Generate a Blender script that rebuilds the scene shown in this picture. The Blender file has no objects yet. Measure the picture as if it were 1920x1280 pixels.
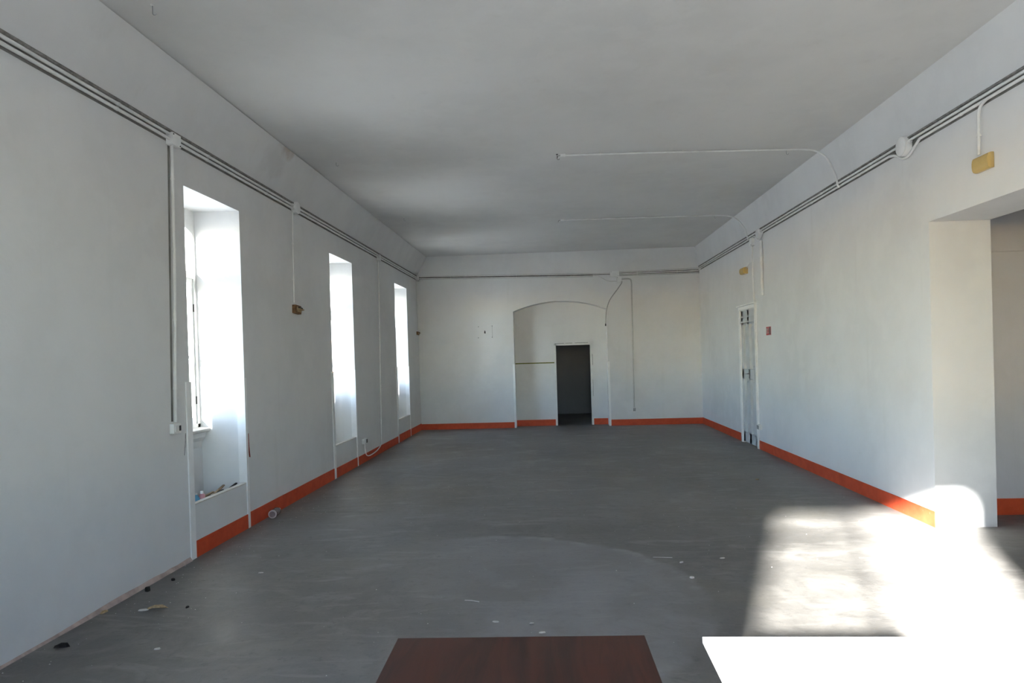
import bpy, bmesh, math, random
from mathutils import Vector, Matrix
rnd = random.Random(7)
S = bpy.context.scene
C = S.collection

# ---------------------------------------------------------------- camera
H = 1.70
YAW, PITCH, ROLL = 0.059, -0.0082, -0.0289
def camera():
    cd = bpy.data.cameras.new('camera'); cam = bpy.data.objects.new('camera', cd); C.objects.link(cam)
    cd.sensor_width = 36.0; cd.sensor_fit = 'HORIZONTAL'; cd.lens = 24.0
    cd.shift_y = 39.78 / 1920.0
    cd.clip_start = 0.02; cd.clip_end = 500
    f = Vector((-math.sin(YAW)*math.cos(PITCH), math.cos(YAW)*math.cos(PITCH), math.sin(PITCH)))
    r0 = Vector((math.cos(YAW), math.sin(YAW), 0)); u0 = r0.cross(f)
    r = r0*math.cos(ROLL) + u0*math.sin(ROLL); u = -r0*math.sin(ROLL) + u0*math.cos(ROLL)
    M = Matrix.Identity(4)
    for i in range(3):
        M[i][0] = r[i]; M[i][1] = u[i]; M[i][2] = -f[i]
    M[0][3], M[1][3], M[2][3] = 0, 0, H
    cam.matrix_world = M
    S.camera = cam
camera()

# ---------------------------------------------------------------- light
AZ_T, EL_T = 0.37, 0.37                    # horizontal drift in x per y, and drop per horizontal metre
SUN_E, SKY_K, EXPO = 13.0, 0.37, 3.2
hx, hy = AZ_T/math.hypot(1, AZ_T), 1/math.hypot(1, AZ_T)
elev = math.atan(EL_T)
travel = Vector((hx*math.cos(elev), hy*math.cos(elev), -math.sin(elev)))
sd = bpy.data.lights.new('sun', 'SUN'); sun = bpy.data.objects.new('sun', sd); C.objects.link(sun)
sd.energy = SUN_E; sd.angle = math.radians(2.2); sd.color = (1.0, 0.975, 0.945)
sun.rotation_euler = travel.to_track_quat('-Z', 'Y').to_euler(); sun.location = (-10, -25, 12)
W = bpy.data.worlds.new('world'); S.world = W; W.use_nodes = True
nt = W.node_tree; nt.nodes.clear()
sky = nt.nodes.new('ShaderNodeTexSky'); sky.sky_type = 'NISHITA'; sky.sun_disc = False
sky.sun_elevation = elev; sky.sun_rotation = math.atan2(-travel.x, -travel.y)
sky.air_density = 0.9; sky.dust_density = 0.2; sky.ozone_density = 2.0
bg = nt.nodes.new('ShaderNodeBackground'); bg.inputs['Strength'].default_value = SKY_K
wo = nt.nodes.new('ShaderNodeOutputWorld')
nt.links.new(sky.outputs[0], bg.inputs[0]); nt.links.new(bg.outputs[0], wo.inputs[0])
S.view_settings.view_transform = 'Standard'; S.view_settings.look = 'None'
S.view_settings.gamma = 1.0; S.view_settings.use_curve_mapping = False
S.view_settings.exposure = EXPO
S.cycles.max_bounces = 12; S.cycles.diffuse_bounces = 8; S.cycles.glossy_bounces = 4
S.cycles.transparent_max_bounces = 12; S.cycles.sample_clamp_indirect = 4.0
S.cycles.caustics_reflective = False; S.cycles.caustics_refractive = False

# ---------------------------------------------------------------- materials
class NT:
    def __init__(self, name):
        self.m = bpy.data.materials.new(name); self.m.use_nodes = True
        self.t = self.m.node_tree; self.t.nodes.clear()
        self.out = self.t.nodes.new('ShaderNodeOutputMaterial')
        self.pos = None
    def n(self, typ, **kw):
        x = self.t.nodes.new(typ)
        for k, v in kw.items(): setattr(x, k, v)
        return x
    def l(self, a, b): self.t.links.new(a, b)
    def P(self):
        if self.pos is None: self.pos = self.n('ShaderNodeNewGeometry').outputs['Position']
        return self.pos
    def mapped(self, scale=(1, 1, 1), loc=(0, 0, 0)):
        mp = self.n('ShaderNodeMapping'); mp.inputs['Scale'].default_value = scale; mp.inputs['Location'].default_value = loc
        self.l(self.P(), mp.inputs['Vector']); return mp.outputs[0]
    def noise(self, scale, detail=4, rough=.55, vec=None, dist=0):
        x = self.n('ShaderNodeTexNoise'); x.inputs['Scale'].default_value = scale
        x.inputs['Detail'].default_value = detail; x.inputs['Roughness'].default_value = rough
        x.inputs['Distortion'].default_value = dist
        self.l(vec if vec is not None else self.P(), x.inputs['Vector']); return x.outputs[0]
    def rng(self, v, a, b, c=0., d=1., smooth=True):
        x = self.n('ShaderNodeMapRange'); x.interpolation_type = 'SMOOTHSTEP' if smooth else 'LINEAR'
        for i, k in enumerate((a, b, c, d)): x.inputs[i+1].default_value = k
        self.l(v, x.inputs[0]); return x.outputs[0]
    def math(self, op, a, b=None):
        x = self.n('ShaderNodeMath', operation=op)
        for i, k in enumerate((a, b)):
            if k is None: continue
            if isinstance(k, (int, float)): x.inputs[i].default_value = k
            else: self.l(k, x.inputs[i])
        return x.outputs[0]
    def mix(self, fac, a, b, mode='MIX'):
        x = self.n('ShaderNodeMix', data_type='RGBA', blend_type=mode)
        if isinstance(fac, (int, float)): x.inputs[0].default_value = fac
        else: self.l(fac, x.inputs[0])
        for i, k in ((6, a), (7, b)):
            if isinstance(k, tuple): x.inputs[i].default_value = (*k, 1)
            else: self.l(k, x.inputs[i])
        return x.outputs[2]
    def dist(self, p, scale=(1, 1, 1)):
        v = self.n('ShaderNodeVectorMath', operation='SUBTRACT'); self.l(self.P(), v.inputs[0]); v.inputs[1].default_value = p
        w = self.n('ShaderNodeVectorMath', operation='MULTIPLY'); self.l(v.outputs[0], w.inputs[0]); w.inputs[1].default_value = scale
        k = self.n('ShaderNodeVectorMath', operation='LENGTH'); self.l(w.outputs[0], k.inputs[0]); return k.outputs['Value']
    def fin(self, col, rough=.6, spec=.3, metal=0., bump=None, bd=.1, bs=.3):
        b = self.n('ShaderNodeBsdfPrincipled')
        if isinstance(col, tuple): b.inputs['Base Color'].default_value = (*col, 1)
        else: self.l(col, b.inputs['Base Color'])
        if isinstance(rough, (int, float)): b.inputs['Roughness'].default_value = rough
        else: self.l(rough, b.inputs['Roughness'])
        b.inputs['Specular IOR Level'].default_value = spec; b.inputs['Metallic'].default_value = metal
        if bump is not None:
            k = self.n('ShaderNodeBump'); k.inputs['Distance'].default_value = bd; k.inputs['Strength'].default_value = bs
            self.l(bump, k.inputs['Height']); self.l(k.outputs[0], b.inputs['Normal'])
        self.l(b.outputs[0], self.out.inputs[0]); return self.m

M = {}
def simple(name, col, rough=.5, spec=.3, metal=0., var=.06, scale=9.):
    t = NT(name); n = t.noise(scale, 5)
    a = tuple(c*(1-var) for c in col); b = tuple(min(1, c*(1+var)) for c in col)
    M[name] = t.fin(t.mix(t.rng(n, .3, .7), a, b), rough, spec, metal, bump=n, bd=.01, bs=.08)

def plaster(name, base, warm=.0):
    t = NT(name)
    big = t.noise(.55, 5, .6); mid = t.noise(2.6, 5, .6); fine = t.noise(38, 3, .6)
    streak = t.noise(1.0, 4, .6, vec=t.mapped((5.5, 5.5, .35)))
    lo = tuple(c*.93 for c in base); hi = tuple(min(1, c*1.035) for c in base)
    c = t.mix(t.rng(big, .3, .7), lo, hi)
    c = t.mix(t.rng(mid, .46, .62, 0, .45), c, tuple(min(.95, k*1.03) for k in base))
    c = t.mix(t.rng(streak, .60, .78, 0, .22), c, (base[0]*.82, base[1]*.81, base[2]*.78))
    sm = t.noise(1.7, 6, .7, dist=.6)
    c = t.mix(t.rng(sm, .68, .8, 0, .35), c, (base[0]*.72, base[1]*.70, base[2]*.64))
    if warm:
        # rusty leak and soot where the ceiling meets the window wall
        d = t.dist((-2.95, 7.75, 4.16), (3.5, 1.6, 4.)); dn = t.math('ADD', d, t.math('MULTIPLY', t.noise(6, 5), .9))
        c = t.mix(t.rng(dn, .45, .95, .55, 0), c, (.42, .30, .22))
        d = t.dist((-3.05, 7.55, 3.98), (3., 2.2, 3.)); dn = t.math('ADD', d, t.math('MULTIPLY', t.noise(5, 5), 1.0))
        c = t.mix(t.rng(dn, .7, 1.3, .25, 0), c, (.42, .40, .37))
    bh = t.math('ADD', t.math('MULTIPLY', fine, .25), mid)
    M[name] = t.fin(c, .85, .12, bump=bh, bd=.03, bs=.12)
plaster('plaster_left', (.74, .74, .735), 1)
plaster('plaster', (.77, .77, .765))
plaster('plaster_ceiling', (.72, .715, .70))
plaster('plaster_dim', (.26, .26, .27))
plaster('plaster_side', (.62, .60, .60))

def floor_mat():
    t = NT('floor_cement')
    big = t.noise(.35, 5, .6, dist=.4); mid = t.noise(1.6, 7, .68, dist=.5); fine = t.noise(14, 6, .7)
    swirl = t.noise(1.0, 6, .65, vec=t.mapped((1.2, 4.5, 1)), dist=1.2)
    c = t.mix(t.rng(big, .32, .68), (0.132, 0.125, 0.118), (0.192, 0.181, 0.170))
    c = t.mix(t.rng(mid, .44, .66, 0, .6), c, (0.252, 0.238, 0.223))
    c = t.mix(t.rng(swirl, .52, .72, 0, .5), c, (0.299, 0.283, 0.265))
    c = t.mix(t.rng(fine, .52, .72, 0, .5), c, (0.095, 0.090, 0.086))
    dk = t.noise(1.0, 5, .7, vec=t.mapped((1.1, 3.2, 1), (5, 2, 0)), dist=.8)
    c = t.mix(t.rng(dk, .58, .74, 0, .55), c, (0.098, 0.094, 0.091))
    br = t.noise(.8, 5, .6, vec=t.mapped((1, 1, 1), (31, 7, 0)))
    c = t.mix(t.rng(br, .55, .75, 0, .35), c, (0.205, 0.186, 0.149))
    # old scuffed round: a paler disc with a brighter, broken rim
    wob = t.math('MULTIPLY', t.noise(2.2, 5), .22)
    d = t.math('ADD', t.dist((-.60, 4.80, 0), (1, 1, 0)), wob)
    sx = t.n('ShaderNodeSeparateXYZ'); t.l(t.P(), sx.inputs[0]); side = t.rng(sx.outputs[0], -1.5, -.3)
    inner = t.math('MULTIPLY', side, t.rng(d, 1.70, 1.80, .40, 0))
    c = t.mix(t.math('MULTIPLY', inner, t.rng(mid, .35, .6, .45, 1)), c, (0.323, 0.314, 0.323))
    rim = t.math('MULTIPLY', side, t.math('MULTIPLY', t.rng(d, 1.60, 1.74), t.rng(d, 1.74, 1.80, 1, 0)))
    c = t.mix(t.math('MULTIPLY', rim, t.rng(t.noise(3.3, 4), .45, .65, 0, .30)), c, (0.433, 0.420, 0.401))
    # short scuffs, brighter and darker than the cement
    for k, (sc_, lo, hi, col) in enumerate((((3., 22., 1.), .66, .78, (0.309, 0.294, 0.275)), ((26., 4., 1.), .70, .80, (0.299, 0.284, 0.265)), ((2.2, 17., 1.), .66, .80, (0.072, 0.069, 0.066)))):
        st = t.noise(1.0, 4, .6, vec=t.mapped(sc_, (11.*k, 3.*k, 0)), dist=.5)
        c = t.mix(t.rng(st, lo, hi, 0, .45), c, col)
    gr = t.noise(55, 5, .75)
    c = t.mix(t.rng(gr, .56, .74, 0, .35), c, (0.288, 0.273, 0.254)); c = t.mix(t.rng(gr, .26, .42, .35, 0), c, (0.088, 0.083, 0.078))
    # plaster and paint specks trodden into the cement
    for sca, th, amt in ((9., .032, .6), (21., .055, .4)):
        v = t.n('ShaderNodeTexVoronoi'); v.inputs['Scale'].default_value = sca; t.l(t.P(), v.inputs['Vector'])
        pick = t.n('ShaderNodeSeparateColor'); t.l(v.outputs['Color'], pick.inputs[0])
        k = t.math('MULTIPLY', t.rng(v.outputs['Distance'], th*.6, th, amt, 0), t.math('GREATER_THAN', pick.outputs[0], .72))
        c = t.mix(k, c, (0.433, 0.420, 0.401))
    r = t.rng(mid, .3, .7, .42, .62)
    M['floor_cement'] = t.fin(c, r, .32, bump=t.math('ADD', t.math('MULTIPLY', fine, .4), mid), bd=.02, bs=.22)
floor_mat()

def red_paint():
    t = NT('red_paint'); n = t.noise(7, 6, .65); f = t.noise(30, 4, .6)
    c = t.mix(t.rng(n, .3, .7), (.56, .072, .026), (.66, .095, .036))
    c = t.mix(t.rng(f, .66, .76, 0, .35), c, (.50, .30, .22))
    M['red_paint'] = t.fin(c, .5, .3, bump=f, bd=.01, bs=.1)
red_paint()

def wood_red():
    t = NT('mahogany_laminate')
    g = t.noise(1.0, 7, .65, vec=t.mapped((16, 1.6, 16)), dist=1.4); big = t.noise(1.0, 4, .5, vec=t.mapped((3.5, .9, 3)))
    c = t.mix(t.rng(g, .32, .68), (.028, .0095, .0075), (.070, .019, .012))
    c = t.mix(t.rng(big, .45, .7, 0, .6), c, (.085, .021, .013))
    M['mahogany_laminate'] = t.fin(c, .38, .35, bump=g, bd=.002, bs=.1)
wood_red()

simple('white_laminate', (.82, .82, .81), .35, .4, var=.02)
simple('white_paint', (.76, .76, .74), .45, .35, var=.04)
simple('door_paint', (.60, .62, .63), .42, .4, var=.04)
simple('guard_paint', (.88, .88, .87), .4, .4, var=.03)
simple('conduit_plastic', (.80, .80, .78), .5, .35, var=.05)
simple('box_plastic', (.82, .82, .80), .5, .35, var=.04)
simple('aged_plastic', (.52, .38, .14), .3, .5, var=.08)
simple('aged_lens', (.60, .43, .15), .22, .55, var=.06)
simple('brown_rust', (.20, .11, .055), .7, .2, var=.3, scale=40)
simple('tan_board', (.42, .30, .17), .7, .2, var=.2, scale=40)
simple('black_plastic', (.015, .015, .016), .4, .4)
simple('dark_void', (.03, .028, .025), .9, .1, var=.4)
simple('dark_metal', (.06, .055, .05), .5, .4, .6)
simple('conduit_shade', (.24, .235, .22), .95, .05, var=.2, scale=6)  # shade behind and beside the conduits, put into a dark colour
simple('dull_conduit', (.56, .56, .55), .6, .3)
simple('dull_cable', (.42, .42, .41), .6, .3)
simple('dark_band', (.25, .24, .225), .9, .1, var=.25, scale=25)  # dark tone of the tubes added above the conduits
simple('steel', (.45, .45, .46), .35, .5, .9)
simple('sign_red', (.42, .035, .035), .4, .4)
simple('sign_white', (.55, .50, .50), .4, .4)
simple('sign_dark', (.035, .035, .06), .4, .4)
simple('green_tape', (.16, .17, .03), .6, .2, var=.2, scale=20)
simple('raw_plaster', (.60, .57, .52), .9, .1, var=.12, scale=14)
simple('pink_plaster', (.46, .36, .32), .9, .1, var=.2, scale=10)
simple('dry_leaf', (.42, .30, .17), .8, .15, var=.25, scale=60)
simple('wood_scrap', (.30, .22, .14), .8, .15, var=.25, scale=40)
simple('charred_scrap', (.025, .022, .02), .8, .2, var=.3, scale=40)
simple('plaster_chip', (.60, .58, .55), .9, .1, var=.1)
simple('blue_plastic', (.10, .34, .52), .35, .4, var=.1)
simple('pink_plastic', (.50, .24, .26), .4, .4, var=.1)
simple('scar_red', (.26, .06, .045), .8, .1, var=.25, scale=40)
simple('scar_grey', (.32, .32, .32), .8, .1, var=.25, scale=40)
simple('courtyard', (.56, .55, .52), .95, .1, var=.2, scale=1.2)
simple('facade', (.60, .55, .47), .9, .1, var=.08, scale=2)
simple('stone_sill', (.66, .64, .60), .6, .25, var=.08)

def glass(name, tint, d0, d1):
    t = NT(name)
    tr = t.n('ShaderNodeBsdfTransparent'); tr.inputs[0].default_value = (*tint, 1)
    gl = t.n('ShaderNodeBsdfGlossy'); gl.inputs['Roughness'].default_value = .03
    fr = t.n('ShaderNodeFresnel'); fr.inputs[0].default_value = 1.35
    dirt = t.n('ShaderNodeBsdfDiffuse'); dirt.inputs[0].default_value = (.7, .7, .68, 1)
    m1 = t.n('ShaderNodeMixShader'); t.l(t.rng(t.noise(3.5, 5), .35, .75, d0, d1), m1.inputs[0]); t.l(tr.outputs[0], m1.inputs[1]); t.l(dirt.outputs[0], m1.inputs[2])
    m2 = t.n('ShaderNodeMixShader'); t.l(t.math('MULTIPLY', fr.outputs[0], .6), m2.inputs[0]); t.l(m1.outputs[0], m2.inputs[1]); t.l(gl.outputs[0], m2.inputs[2])
    t.l(m2.outputs[0], t.out.inputs[0]); M[name] = t.m
glass('window_glass', (.965, .975, .97), .02, .08)
glass('dusty_glass', (.88, .89, .88), .16, .34)
def bottle_mat():
    t = NT('clear_bottle')
    tr = t.n('ShaderNodeBsdfTransparent'); tr.inputs[0].default_value = (.80, .76, .77, 1)
    b = t.n('ShaderNodeBsdfPrincipled'); b.inputs['Base Color'].default_value = (.34, .28, .29, 1); b.inputs['Roughness'].default_value = .15
    m1 = t.n('ShaderNodeMixShader'); t.l(t.rng(t.noise(12, 3), .3, .7, .5, .75), m1.inputs[0]); t.l(tr.outputs[0], m1.inputs[1]); t.l(b.outputs[0], m1.inputs[2])
    t.l(m1.outputs[0], t.out.inputs[0]); M['clear_bottle'] = t.m
bottle_mat()

# ---------------------------------------------------------------- mesh helpers (all coordinates are in world metres)
class B:
    def __init__(self): self.v = []; self.f = []
    def add(self, vs, fs):
        o = len(self.v); self.v += [tuple(p) for p in vs]; self.f += [tuple(i+o for i in f) for f in fs]; return self
    def hexa(self, a, b):                       # two quads a (4 pts) and b (4 pts), same order
        return self.add(list(a)+list(b), [(0, 1, 2, 3), (7, 6, 5, 4), (0, 4, 5, 1), (1, 5, 6, 2), (2, 6, 7, 3), (3, 7, 4, 0)])
    def box(self, x0, x1, y0, y1, z0, z1):
        return self.hexa([(x0, y0, z0), (x0, y1, z0), (x1, y1, z0), (x1, y0, z0)], [(x0, y0, z1), (x0, y1, z1), (x1, y1, z1), (x1, y0, z1)])
    def prism(self, pts, ax, a, b):             # polygon pts in the two other axes, extruded along ax from a to b
        def mk(p, t):
            q = list(p); q.insert(ax, t); return tuple(q)
        n = len(pts); vs = [mk(p, a) for p in pts]+[mk(p, b) for p in pts]
        return self.add(vs, [tuple(range(n)), tuple(range(2*n-1, n-1, -1))]+[(i, n+i, n+(i+1) % n, (i+1) % n) for i in range(n)])
    def tube(self, pts, r, n=8, cap=True):
        P = [Vector(p) for p in pts]; rings = []; up = None
        for i, p in enumerate(P):
            d = (P[min(i+1, len(P)-1)]-P[max(i-1, 0)]).normalized()
            if up is None:
                up = Vector((0, 0, 1)) if abs(d.z) < .9 else Vector((1, 0, 0))
            s = d.cross(up).normalized(); up = s.cross(d).normalized()
            rr = r[i] if isinstance(r, (list, tuple)) else r
            rings.append([p+(s*math.cos(2*math.pi*k/n)+up*math.sin(2*math.pi*k/n))*rr for k in range(n)])
        vs = [q for g in rings for q in g]; fs = []
        for i in range(len(P)-1):
            for k in range(n): fs.append((i*n+k, i*n+(k+1) % n, (i+1)*n+(k+1) % n, (i+1)*n+k))
        if cap: fs += [tuple(range(n-1, -1, -1)), tuple(range((len(P)-1)*n, len(P)*n))]
        return self.add(vs, fs)
    def lathe(self, prof, o, axis, n=20):       # prof: (radius, distance along axis)
        o = Vector(o); a = Vector(axis).normalized(); s = a.cross(Vector((0, 0, 1)) if abs(a.z) < .9 else Vector((1, 0, 0))).normalized(); u = s.cross(a)
        return self.tubes_rings([[o+a*h+(s*math.cos(2*math.pi*k/n)+u*math.sin(2*math.pi*k/n))*r for k in range(n)] for r, h in prof], n)
    def tubes_rings(self, rings, n):
        vs = [q for g in rings for q in g]; fs = []
        for i in range(len(rings)-1):
            for k in range(n): fs.append((i*n+k, i*n+(k+1) % n, (i+1)*n+(k+1) % n, (i+1)*n+k))
        fs += [tuple(range(n-1, -1, -1)), tuple(range((len(rings)-1)*n, len(rings)*n))]
        return self.add(vs, fs)
ORG = {}
def obj(name, b, mat, parent=None, bevel=0., smooth=False, loc=None):
    """one mesh object; vertices of b are world coordinates"""
    me = bpy.data.meshes.new(name)
    o = bpy.data.objects.new(name, me); C.objects.link(o)
    base = Vector((0, 0, 0))
    if parent is not None: base = ORG[parent.name]
    if loc is None and parent is None and len(b.v) and name not in STRUCT:
        xs = [p[0] for p in b.v]; ys = [p[1] for p in b.v]; zs = [p[2] for p in b.v]
        loc = ((min(xs)+max(xs))/2, (min(ys)+max(ys))/2, min(zs))
    org = Vector(loc) if loc is not None else base
    me.from_pydata([tuple(Vector(p)-org) for p in b.v], [], b.f); me.update()
    bm = bmesh.new(); bm.from_mesh(me); bmesh.ops.recalc_face_normals(bm, faces=bm.faces[:])
    if bevel: bmesh.ops.bevel(bm, geom=bm.edges[:], offset=bevel, segments=2, profile=.5, affect='EDGES', clamp_overlap=True)
    if smooth:
        for f in bm.faces: f.smooth = True
    bm.to_mesh(me); bm.free()
    if smooth and hasattr(me, 'set_sharp_from_angle'): me.set_sharp_from_angle(angle=math.radians(50))
    me.materials.append(M[mat])
    o.location = org-base
    ORG[o.name] = org
    if parent is not None: o.parent = parent
    return o
STRUCT = set()
def tag(o, label, cat, group=None, kind=None):
    o['label'] = label; o['category'] = cat
    if group: o['group'] = group
    if kind: o['kind'] = kind
    return o
def thing(name, loc, label, cat, group=None, kind=None):
    o = bpy.data.objects.new(name, None); C.objects.link(o); o.location = loc; o.empty_display_size = .1
    ORG[o.name] = Vector(loc); return tag(o, label, cat, group, kind)
def struct(name, b, mat, label, cat='wall', loc=None, **k):
    STRUCT.add(name); o = obj(name, b, mat, loc=loc, **k); return tag(o, label, cat, kind='structure')
def smooth_path(pts, n=6):                       # Catmull-Rom
    P = [Vector(p) for p in pts]; P = [2*P[0]-P[1]]+P+[2*P[-1]-P[-2]]; out = []
    for i in range(1, len(P)-2):
        for k in range(n):
            t = k/n; a, b, c, d = P[i-1:i+3]
            out.append(.5*((2*b)+(c-a)*t+(2*a-5*b+4*c-d)*t*t+(3*b-a-3*c+d)*t**3))
    return out+[P[-2]]

# ================================================================ the shell
XL, XR, L = -3.21, 3.518, 16.36
ZC = 4.18; ZCOVE = 3.72; YE = -1.10
XF, XO = -3.69, -3.86                    # window plane, outside face
XS = 4.068                               # far side of the thick right wall
YOP, ZOP = 6.556, 2.84                   # opening to the side room
WIN = [(5.865, 6.94), (9.815, 10.94), (13.94, 15.11), (1.80, 2.90)]
ZH = 3.30

struct('floor', B().box(-3.9, 9.0, -1.3, 20.2, -.12, 0), 'floor_cement', 'dark grey scuffed cement floor with pale specks', 'floor')
struct('ceiling', B().box(-3.9, 9.0, -1.3, 16.9, ZC, ZC+.15), 'plaster_ceiling', 'plain off white plaster ceiling', 'ceiling')

b = B(); S_ = .05
order = sorted(WIN); prev = YE-.2
for (yn, yf) in order+[(L+.2, None)]:
    a0 = prev; a1 = yn
    s0 = 0 if prev < YE else S_; s1 = 0 if yf is None else S_
    b.prism([(XL, a0), (XL, a1), (XF, a1+s1), (XO, a1+s1), (XO, a0-s0), (XF, a0-s0)], 2, 0, ZH)
    prev = yf
for (yn, yf) in WIN:
    b.box(XO, XF+.03, yn-.0, yf+.0, 0, 1.02)                    # apron under the sill
b.box(XO, XL, YE-.2, L+.2, ZH, ZCOVE)
b.prism([(XO, ZCOVE), (XL, ZCOVE), (XL+.245, ZC-.010), (XL+.20, ZC-.010), (XL+.20, ZC), (XO, ZC)], 1, YE-.2, L+.2)
struct('wall_left', b, 'plaster_left', 'long whitewashed wall pierced by deep window recesses')

b = B()
nl, nr, ysp, zsp, zap = -.905, 1.32, L, 2.79, 3.01
YN = L+.35
b.box(-3.21, nl, L, YN, 0, ZC); b.box(nr, XS, L, YN, 0, ZC)
def arch(x):
    w = (nr-nl)/2; c = (nl+nr)/2; h = zap-zsp; R = (w*w+h*h)/(2*h)
    return zap-R+math.sqrt(R*R-(x-c)**2)
N = 20
for i in range(N):
    x0 = nl+(nr-nl)*i/N; x1 = nl+(nr-nl)*(i+1)/N
    b.hexa([(x0, L, arch(x0)), (x1, L, arch(x1)), (x1, L, ZC), (x0, L, ZC)], [(x0, YN, arch(x0)), (x1, YN, arch(x1)), (x1, YN, ZC), (x0, YN, ZC)])
DX0, DX1, DZ = .085, .935, 1.96
b.box(nl-.2, DX0, YN, YN+.12, 0, 3.1); b.box(DX1, nr+.2, YN, YN+.12, 0, 3.1); b.box(DX0, DX1, YN, YN+.12, DZ, 3.1)
struct('wall_back', b, 'plaster', 'white end wall with a shallow arched niche around a dark doorway')
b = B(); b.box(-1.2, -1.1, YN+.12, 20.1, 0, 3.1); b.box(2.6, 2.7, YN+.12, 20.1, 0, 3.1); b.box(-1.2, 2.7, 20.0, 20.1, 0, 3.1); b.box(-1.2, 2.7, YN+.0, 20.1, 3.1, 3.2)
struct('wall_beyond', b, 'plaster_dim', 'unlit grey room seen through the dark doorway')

RD0, RD1, RDZ = 12.02, 12.93, 2.44       # door in the right wall
b = B()
b.box(XR, XS, YOP, RD0, 0, ZCOVE); b.box(XR, XS, RD1, L+.05, 0, ZCOVE); b.box(XR, XS, RD0, RD1, RDZ, ZCOVE); b.box(XR+.20, XS, RD0, RD1, 0, RDZ)
b.box(XR, XS, YE-.2, YOP, ZOP, ZCOVE)
b.prism([(XS, ZCOVE), (XR, ZCOVE), (XR-.03, 3.90), (XR-.085, ZC), (XS, ZC)], 1, YE-.2, L+.05)
struct('wall_right', b, 'plaster', 'long whitewashed wall with a panelled door and a wide opening')

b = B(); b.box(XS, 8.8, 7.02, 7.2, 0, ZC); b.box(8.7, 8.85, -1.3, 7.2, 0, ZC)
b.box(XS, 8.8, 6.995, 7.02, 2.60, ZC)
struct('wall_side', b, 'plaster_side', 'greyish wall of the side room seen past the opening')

EW = (-.83, 1.00, .95, 3.33)              # window in the end wall behind the camera
b = B()
b.box(-3.9, EW[0], YE-.12, YE, 0, ZC); b.box(EW[1], 9.0, YE-.12, YE, 0, ZC); b.box(EW[0], EW[1], YE-.12, YE, 0, EW[2]); b.box(EW[0], EW[1], YE-.12, YE, EW[3], ZC)
struct('wall_front', b, 'plaster', 'white end wall behind the viewpoint')
struct('ground', B().box(-70, 70, -70, 90, -1.3, -1.2), 'courtyard', 'pale sunlit courtyard ground outside the windows', 'ground')

# ---- red painted skirting
GB = .15
b = B()
edges = [(5.86, None)]
g = .075
segs = []
y = WIN[0][0]-.0
for (yn, yf) in WIN[:3]:
    segs.append((yn+.009, yf-.027))
    nxt = [w[0] for w in WIN[:3] if w[0] > yf]
    segs.append((yf+.023, (min(nxt)-g) if nxt else L))
for (a, c) in segs: b.box(XL-.01, XL+.008, a, c, .0, GB+.01*math.sin(a))
struct('baseboard_left', b, 'red_paint', 'orange red painted skirting along the window wall', 'baseboard')
b = B(); b.box(XL, nl-.04, L-.008, L+.01, 0, GB-.01); b.box(nr+.045, XR, L-.008, L+.01, 0, GB-.005); b.box(nl+.0, DX0-.04, YN-.008, YN+.01, 0, GB); b.box(DX1+.04, nr, YN-.008, YN+.01, 0, GB)
struct('baseboard_back', b, 'red_paint', 'orange red painted skirting along the far wall and niche', 'baseboard')
b = B(); b.box(XR-.008, XR+.01, YOP+.002, RD0-.09, 0, GB); b.box(XR-.008, XR+.01, RD1+.09, L, 0, GB)
struct('baseboard_right', b, 'red_paint', 'orange red painted skirting along the door wall', 'baseboard')
b = B(); b.box(XS, 8.7, 7.008, 7.03, 0, GB+.012)
struct('baseboard_side', b, 'red_paint', 'orange red painted skirting in the side room', 'baseboard')

b = B(); yy = YE; hz = .02
while yy < 5.76:
    y2 = min(5.78, yy+rnd.uniform(.08, .25)); h2 = max(.006, min(.035, hz+rnd.uniform(-.010, .010))); w1 = .010+hz*.5; w2 = .010+h2*.5
    b.hexa([(XL-.005, yy, -.002), (XL+w1, yy, -.002), (XL+.003, yy, hz), (XL-.005, yy, hz)], [(XL-.005, y2, -.002), (XL+w2, y2, -.002), (XL+.003, y2, h2), (XL-.005, y2, h2)])
    yy = y2; hz = h2
struct('trim_7', b, 'pink_plaster', 'crumbling pinkish plaster edge at the foot of the left wall', 'trim')

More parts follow.
